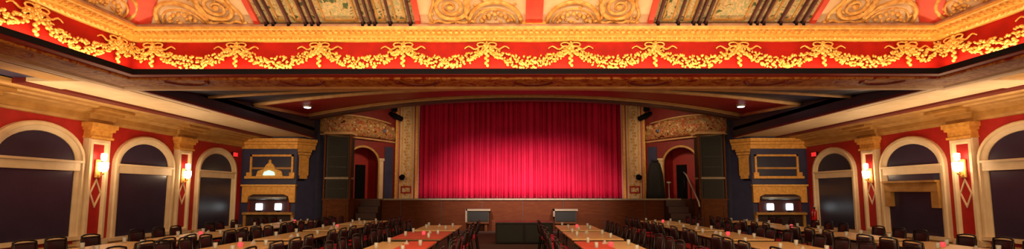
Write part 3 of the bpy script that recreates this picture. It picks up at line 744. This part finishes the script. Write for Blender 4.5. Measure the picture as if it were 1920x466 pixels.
# ---- spot lamps on the piers
for sg, nm in ((-1, 'left'), (1, 'right')):
    x = CX + sg * 5.72
    t = thing('spot_lamp', 'small black lamp low on the %s gold pier beside the curtain' % nm, 'lamp', (x, 22.88, H(.78)))
    MB().box(-.05, .05, 0, .10, -.08, .08).build('bracket', METAL, t)
    MB().tube([(0, .02, 0), (0, -.08, -.02), (0, -.24, -.07)], [.08, .12, .14], 10).build('lamp_head', BLACK, t)
    x = CX + sg * 6.0
    t = thing('stage_light', 'black stage light on an arm high on the %s pier beside the curtain' % nm, 'stage light', (x, 22.85, H(3.75)))
    MB().tube([(0, .12, 0), (0, -.3, 0), (-sg * .05, -.45, 0)], .03, 6).build('arm', METAL, t)
    MB().tube([(-sg * .05, -.45, 0), (-sg * .05, -.45, -.20)], .025, 6).build('yoke', METAL, t)
    MB().tube([(sg * .30, -.35, .06), (sg * .02, -.5, -.10), (-sg * .32, -.62, -.26)], [.10, .13, .12], 10).build('barrel', BLACK, t)
    MB().cbox((sg * .1, -.40, .25), (.26, .2, .22), None, .03).build('housing', BLACK, t)

# ---- sconces
def make_sconce():
    t = thing('wall_sconce', '', 'wall lamp')
    MB().cbox((.02, 0, -.05), (.04, .16, .5), None, .012).build('backplate', GOLDB, t)
    MB().tube([(.04, 0, -.22), (.12, 0, -.26), (.17, 0, -.18)], .014, 6).build('arm', GOLDB, t)
    b = MB(); b.lathe((.17, 0, -.14), [(.03, 0), (.09, .02), (.115, .10), (.12, .24), (.10, .26), (.05, .265)], 14); b.build('glass_shade', GLASSW, t)
    b = MB(); b.lathe((.17, 0, .16), [(.03, 0), (.06, .02), (.075, .10), (.07, .20), (.03, .21)], 12); b.build('upper_shade', GLASSW, t)
    MB().ball((.17, 0, -.19), .035, 8, 5).build('finial', GOLDB, t)
    return t
sc0 = make_sconce(); first = True
for sg, nm in ((-1, 'left'), (1, 'right')):
    for i, (py, z) in enumerate(((12.84, .70), (16.18, .62))):
        o = sc0 if first else copy_tree(sc0); first = False
        o.location = (sg * (WX - .14), py, H(z)); o.rotation_euler = (0, 0, 0 if sg < 0 else PI)
        o['label'] = 'glowing glass sconce on the %s red pilaster of the %s wall' % (('wider, nearer', 'narrower, farther')[i], nm)
        o['group'] = 'sconces on the pilasters'
        lamp('sconce_lamp', 'POINT', (sg * (WX - .40), py, H(z) + .02), 60, WARM2, shadow_soft_size=.10)
# ---- downlights in the red vault
for sg, nm in ((-1, 'left'), (1, 'right')):
    x = sg * 7.9 - .05; y = 16.9; h = arc_h(x, 3.00, 3.66)
    t = thing('downlight', 'small bright round downlight in the red ceiling panel on the %s' % nm, 'ceiling light', (x, y, H(h)), 0, 'downlights')
    MB().lathe((0, 0, -.07), [(.14, 0), (.16, .02), (.16, .10)], 16).build('rim', WHITE, t)
    MB().lathe((0, 0, -.10), [(.06, 0), (.11, .01), (.125, .035)], 16).build('lens', DOWNL, t)
    lamp('downlight_lamp', 'SPOT', (x, y, H(h) - .15), 90, WARM2, (x, y - .3, 0), spot_size=math.radians(90), spot_blend=.6, shadow_soft_size=.08)
# ---- red signs over the far arches
for sg, nm in ((-1, 'left'), (1, 'right')):
    t = thing('exit_sign', 'small glowing red sign above the farthest arch of the %s wall' % nm, 'sign', (sg * (WX - .02), 19.25, H(1.55)))
    MB().box(*sorted((0, -sg * .08)), -.16, .16, -.10, .10).build('housing', METAL, t)
    MB().box(*sorted((-sg * .08, -sg * .10)), -.14, .14, -.08, .08).build('lit_face', REDLIT, t)
    MB().box(-.14, .14, -.10, -.08, -.08, .08).build('lit_end', REDLIT, t)
# ---- fire extinguisher near the far right arch
t = thing('fire_extinguisher', 'red fire extinguisher hanging on the wall right of the right tower', 'fire extinguisher', (WX - .16, 19.35, .62))
MB().lathe((0, 0, 0), [(.08, 0), (.10, .03), (.10, .38), (.06, .46), (.03, .5)], 12).build('cylinder', EXTRED, t)
MB().cbox((0, 0, .53), (.06, .12, .06), None, .01).build('valve', METAL, t)
MB().tube([(0, -.05, .52), (-.08, -.12, .40), (-.10, -.08, .16)], .014, 6).build('hose', METAL, t)
MB().box(.09, .12, -.16, .16, -.1, .62).build('mount_board', WHITE, t)

# ---- tower fittings: framed panel, hatch with lamps
for sg, nm in ((-1, 'left'), (1, 'right')):
    def F(u, v, d, sg=sg): return Vector((sg * u, 19.9 - d, v))
    def rect(b, u0, u1, z0, z1, d0, d1): b.prism([(u0, H(z0)), (u1, H(z0)), (u1, H(z1)), (u0, H(z1))], F, d0, d1); return b
    t = thing('framed_panel', 'blue wall panel in a gold frame high on the %s tower' % nm, 'panel')
    b = MB()
    for (u0, u1, z0, z1) in ((9.78, 11.62, 1.52, 1.60), (9.78, 9.86, .66, 1.6), (11.54, 11.62, .66, 1.6)): rect(b, u0, u1, z0, z1, 0, .05)
    b.build('gold_frame', GOLD, t)
    b = MB(); rect(b, 9.68, 11.78, .58, .68, 0, .14); rect(b, 9.70, 9.92, .68, .84, 0, .08); rect(b, 11.52, 11.74, .68, .84, 0, .08); b.build('ledge', GOLD, t)
    b = MB(); rect(b, 9.86, 11.54, .98, 1.06, 0, .04); b.build('cross_rail', GOLDD, t)
    b = MB(); rect(b, 9.87, 11.53, .69, 1.51, 0, .015); b.build('blue_field', NAVY, t)
    if sg < 0:
        t = thing('crest_light', 'gold pediment with a glowing mint shell light on the left tower ledge', 'wall lamp')
        b = MB(); b.prism([(10.18, H(.68)), (11.32, H(.68)), (11.25, H(.90)), (11.0, H(.98)), (10.92, H(1.14)), (10.75, H(1.30)), (10.58, H(1.14)), (10.5, H(.98)), (10.25, H(.90))], F, .015, .10); b.build('pediment', GOLDB, t)
        b = MB(); b.prism([(10.5, H(.72)), (11.0, H(.72)), (10.95, H(.86)), (10.75, H(.93)), (10.55, H(.86))], F, .10, .15); b.build('shell_glass', MINT, t)
        MB().ball(F(10.75, H(1.32), .06), .07, 8, 5).build('finial', GOLDB, t)
    t = thing('gold_pelmet', 'gold pelmet with dropped ends over the serving hatch of the %s tower' % nm, 'pelmet')
    b = MB(); b.prism([(9.62, H(-.42)), (9.84, H(-.42)), (9.90, H(-.16)), (10.1, H(-.08)), (11.4, H(-.08)), (11.58, H(-.16)), (11.64, H(-.42)), (11.86, H(-.42)), (11.86, H(.28)), (9.62, H(.28))], F, .0, .12)
    b.build('board', GOLD, t)
    b = MB(); rect(b, 9.58, 11.90, .26, .33, 0, .18); b.build('cap', GOLDB, t)
    t = thing('hatch_recess', 'dark serving hatch below the gold pelmet of the %s tower' % nm, 'hatch')
    b = MB(); rect(b, 9.84, 11.64, -.84, -.10, 0, .02); b.build('dark_back', mat('dark_maroon_back', (.05, .010, .010), .5), t)
    for u_ in (9.86, 11.54): rect(MB(), u_, u_ + .08, -.84, -.34, .02, .06).build('side_jamb', REDD, t)
    t = tag(MB().tube([F(9.95, H(-.24), .16), F(11.55, H(-.24), .16)], .06, 8).build('tube_housing', SILVER), 'long silver bar lamp housing under the gold pelmet of the %s tower' % nm, 'lamp housing')
    for j, u in enumerate((10.32, 11.12)):
        where = 'nearer the stage' if j == 0 else 'nearer the wall'
        t = thing('hatch_lamp', 'bright square white lamp in the %s tower hatch, the one %s' % (nm, where), 'lamp', (sg * u, 19.9, H(-.80)), 0, 'hatch lamps')
        MB().box(-.06, .06, -.12, -.02, 0, .06).build('foot', METAL, t)
        MB().cbox((0, -.08, .20), (.27, .08, .28), None, .02).build('lit_face', WHITEL, t)
    t = thing('counter_front', 'gold edged counter front below the hatch of the %s tower' % nm, 'counter')
    b = MB(); rect(b, 9.66, 11.76, -.92, -.83, 0, .22); b.build('counter_top', GOLDD, t)
    b = MB(); rect(b, 9.66, 9.76, -1.76, -.92, 0, .12); rect(b, 11.66, 11.76, -1.76, -.92, 0, .12); b.build('post', GOLDD, t)
    b = MB(); rect(b, 9.76, 11.66, -1.76, -.92, 0, .05); b.build('dark_front', mat('dark_counter_front', (.03, .012, .012), .5), t)

# ---- tables
TL = 1.95; TW = 1.15
def make_table():
    t = thing('banquet_table', '', 'table')
    MB().cbox((0, 0, .735), (TW, TL, .035), None, .008).build('tabletop', TOP, t)
    MB().box(-TW / 2 + .06, TW / 2 - .06, -TL / 2 + .06, TL / 2 - .06, .66, .717).build('apron', METAL, t)
    for sx in (-1, 1):
        for sy in (-1, 1):
            MB().tube([(sx * (TW / 2 - .10), sy * (TL / 2 - .12), .66), (sx * (TW / 2 - .08), sy * (TL / 2 - .10), 0)], [.025, .018], 8).build('leg', METAL, t)
    return t
def make_chair():     # faces +x, centre of seat at origin
    t = thing('dining_chair', '', 'chair')
    MB().cbox((0, 0, .455), (.43, .42, .06), None, .022).build('seat', REDV, t)
    b = MB(); n = 6
    vs = []
    for j in range(2):
        for i in range(n + 1):
            y = -.19 + .38 * i / n; bow_ = .035 * (1 - (y / .19) ** 2)
            for z in (.60, .64, .84, .885):
                inset = .02 if z in (.60, .885) else 0
                vs.append((-.235 - bow_ - .10 * (z - .6) + (.022 if j else -.022) * (0.4 if inset else 1), y * (1 - inset), z))
    fs = []; m = (n + 1) * 4
    for i in range(n):
        for k in range(3):
            a = i * 4 + k; fs.append((a, a + 4, a + 5, a + 1)); fs.append((m + a, m + a + 1, m + a + 5, m + a + 4))
        for k in (0, 3): a = i * 4 + k; fs.append((a, m + a, m + a + 4, a + 4))
    for i in (0, n):
        for k in range(3): a = i * 4 + k; fs.append((a, a + 1, m + a + 1, m + a))
    b.add(vs, fs, True).build('backrest', DARKV, t)
    for sy in (-1, 1):
        MB().tube([(.17, sy * .18, .43), (.20, sy * .20, 0)], [.017, .012], 6).build('leg', METAL, t)
        MB().tube([(-.27, sy * .205, 0), (-.20, sy * .20, .44), (-.215, sy * .20, .62), (-.25, sy * .195, .90)], [.013, .017, .017, .013], 6).build('leg', METAL, t)
    MB().tube([(-.25, -.195, .90), (-.285, -.1, .925), (-.295, 0, .93), (-.285, .1, .925), (-.25, .195, .90)], .016, 6).build('top_rail', METAL, t)
    return t
tb0 = make_table(); ch0 = make_chair(); used = [False, False]
def new(proto, i):
    if not used[i]: used[i] = True; return proto
    return copy_tree(proto)
COLS = [(-8.0, 'left outer'), (-5.6, 'left middle'), (-2.6, 'left centre-aisle'),
        (1.45, 'right centre-aisle'), (4.75, 'right middle'), (7.75, 'right outer')]
ROWY = [16.4, 13.95, 11.5, 9.05]; ROWN = ['farthest', 'second-farthest', 'second-nearest', 'nearest']
def chair(x, y, rz, label, grp):
    c = new(ch0, 1); c.location = (x, y, 0); c.rotation_euler = (0, 0, rz); c['label'] = label; c['group'] = grp; return c
def cup_mesh():
    b = MB(); b.lathe((0, 0, 0), [(.028, 0), (.032, .01), (.038, .11), (.035, .11), (.028, .02)], 10); return b.mesh('tumbler', CLEAR)
CUP = cup_mesh()
bc = MB(); bc.lathe((0, 0, 0), [(.034, 0), (.044, .02), (.046, .07), (.036, .09)], 10); CND = bc.mesh('candle_holder', CANDLE)
bn = MB(); bn.prism([(-.05, 0), (.05, 0), (.01, .085)], lambda u, v, d: Vector((u, d, v)), -.03, .03); NAP = bn.mesh('folded_napkin', WHITE)
def small(me, name, label, cat, grp, x, y, z=.753, rz=0):
    o = bpy.data.objects.new(name, me); COL.objects.link(o); o.location = (x, y, z); o.rotation_euler.z = rz; return tag(o, label, cat, grp)
SEATN = ['far', 'middle', 'near']
for ci, (cx, cn) in enumerate(COLS):
    for ri, cy in enumerate(ROWY):
        centre = ci in (2, 3)
        if centre and ri == 0: continue
        rn = ROWN[ri]
        cyy = cy + random.uniform(-.05, .05)
        tb = new(tb0, 0); tb.location = (cx, cyy, 0); tb.rotation_euler.z = random.uniform(-.015, .015)
        tb['label'] = 'tan topped banquet table, %s one in the %s column' % (rn, cn); tb['group'] = 'banquet tables'
        for side in (-1, 1):
            for k in range(3):
                yy = cyy + (1 - k) * .62 + random.uniform(-.04, .04)
                xx = cx + side * (TW / 2 + .20 + random.uniform(-.03, .09))
                if abs(xx) > WX - .45: continue
                chair(xx, yy, (PI if side > 0 else 0) + random.uniform(-.10, .10),
                      '%s chair on the %s of the %s table, %s column' % (SEATN[k], 'left' if side < 0 else 'right', rn, cn), 'chairs at the banquet tables')
        for gx, gy, gn in ((-.38, .66, 'far end'), (.36, .22, 'right side'), (-.34, -.30, 'left side'), (.30, -.74, 'near end')):
            small(CUP, 'tumbler', 'pale glass tumbler at the %s of the %s table, %s column' % (gn, rn, cn), 'glass', 'tumblers on the tables', cx + gx + random.uniform(-.05, .05), cyy + gy + random.uniform(-.05, .05), rz=0)
        small(NAP, 'folded_napkin', 'folded white napkin on the %s table, %s column' % (rn, cn), 'napkin', 'napkins on the tables', cx + random.uniform(-.12, .12), cyy + random.choice((-.55, .45)), rz=random.uniform(-.6, .6))
        if (ci + ri) % 2 == 0:  # candle count raised so their glow also imitates red glints on the seats
            small(CND, 'candle_holder', 'glowing red candle glass on the %s table, %s column' % (rn, cn), 'candle', 'candles on the tables', cx, cyy)
# chairs of the row nearest the camera whose backs just reach into view
for ci in (1, 2, 3, 4):
    cx, cn = COLS[ci]
    for side in (-1, 1):
        for k in (0, 1):
            chair(cx + side * .80, 7.45 - .6 * k, (PI if side > 0 else 0), 'chair %s side of %s column, %s' % ('left' if side < 0 else 'right', cn, ('at the near end of the rows', 'closest of all to the camera')[k]), 'chairs nearest the camera')
# thin red sheets standing in for red light on the tabletops
for (ci, ri, u0, u1, lab) in ((2, 2, -.5, .5, 'painted red light on the second-nearest table of the left centre-aisle column'),
                          (2, 3, 0.0, .5, 'painted red light on the right half of the nearest table, left centre-aisle column'),
                          (3, 3, -.5, 0.0, 'painted red light on the left half of the nearest table, right centre-aisle column')):
    cx = COLS[ci][0]; cy = ROWY[ri]
    b = MB(); b.box(cx + u0 * TW - (.01 if u0 < 0 else 0), cx + u1 * TW + (.01 if u1 > 0 else 0), cy - TL / 2 - .0, cy + TL / 2, .7535, .757)
    tag(b.build('red_light_sheet', REDGLOW), lab, 'tablecloth')
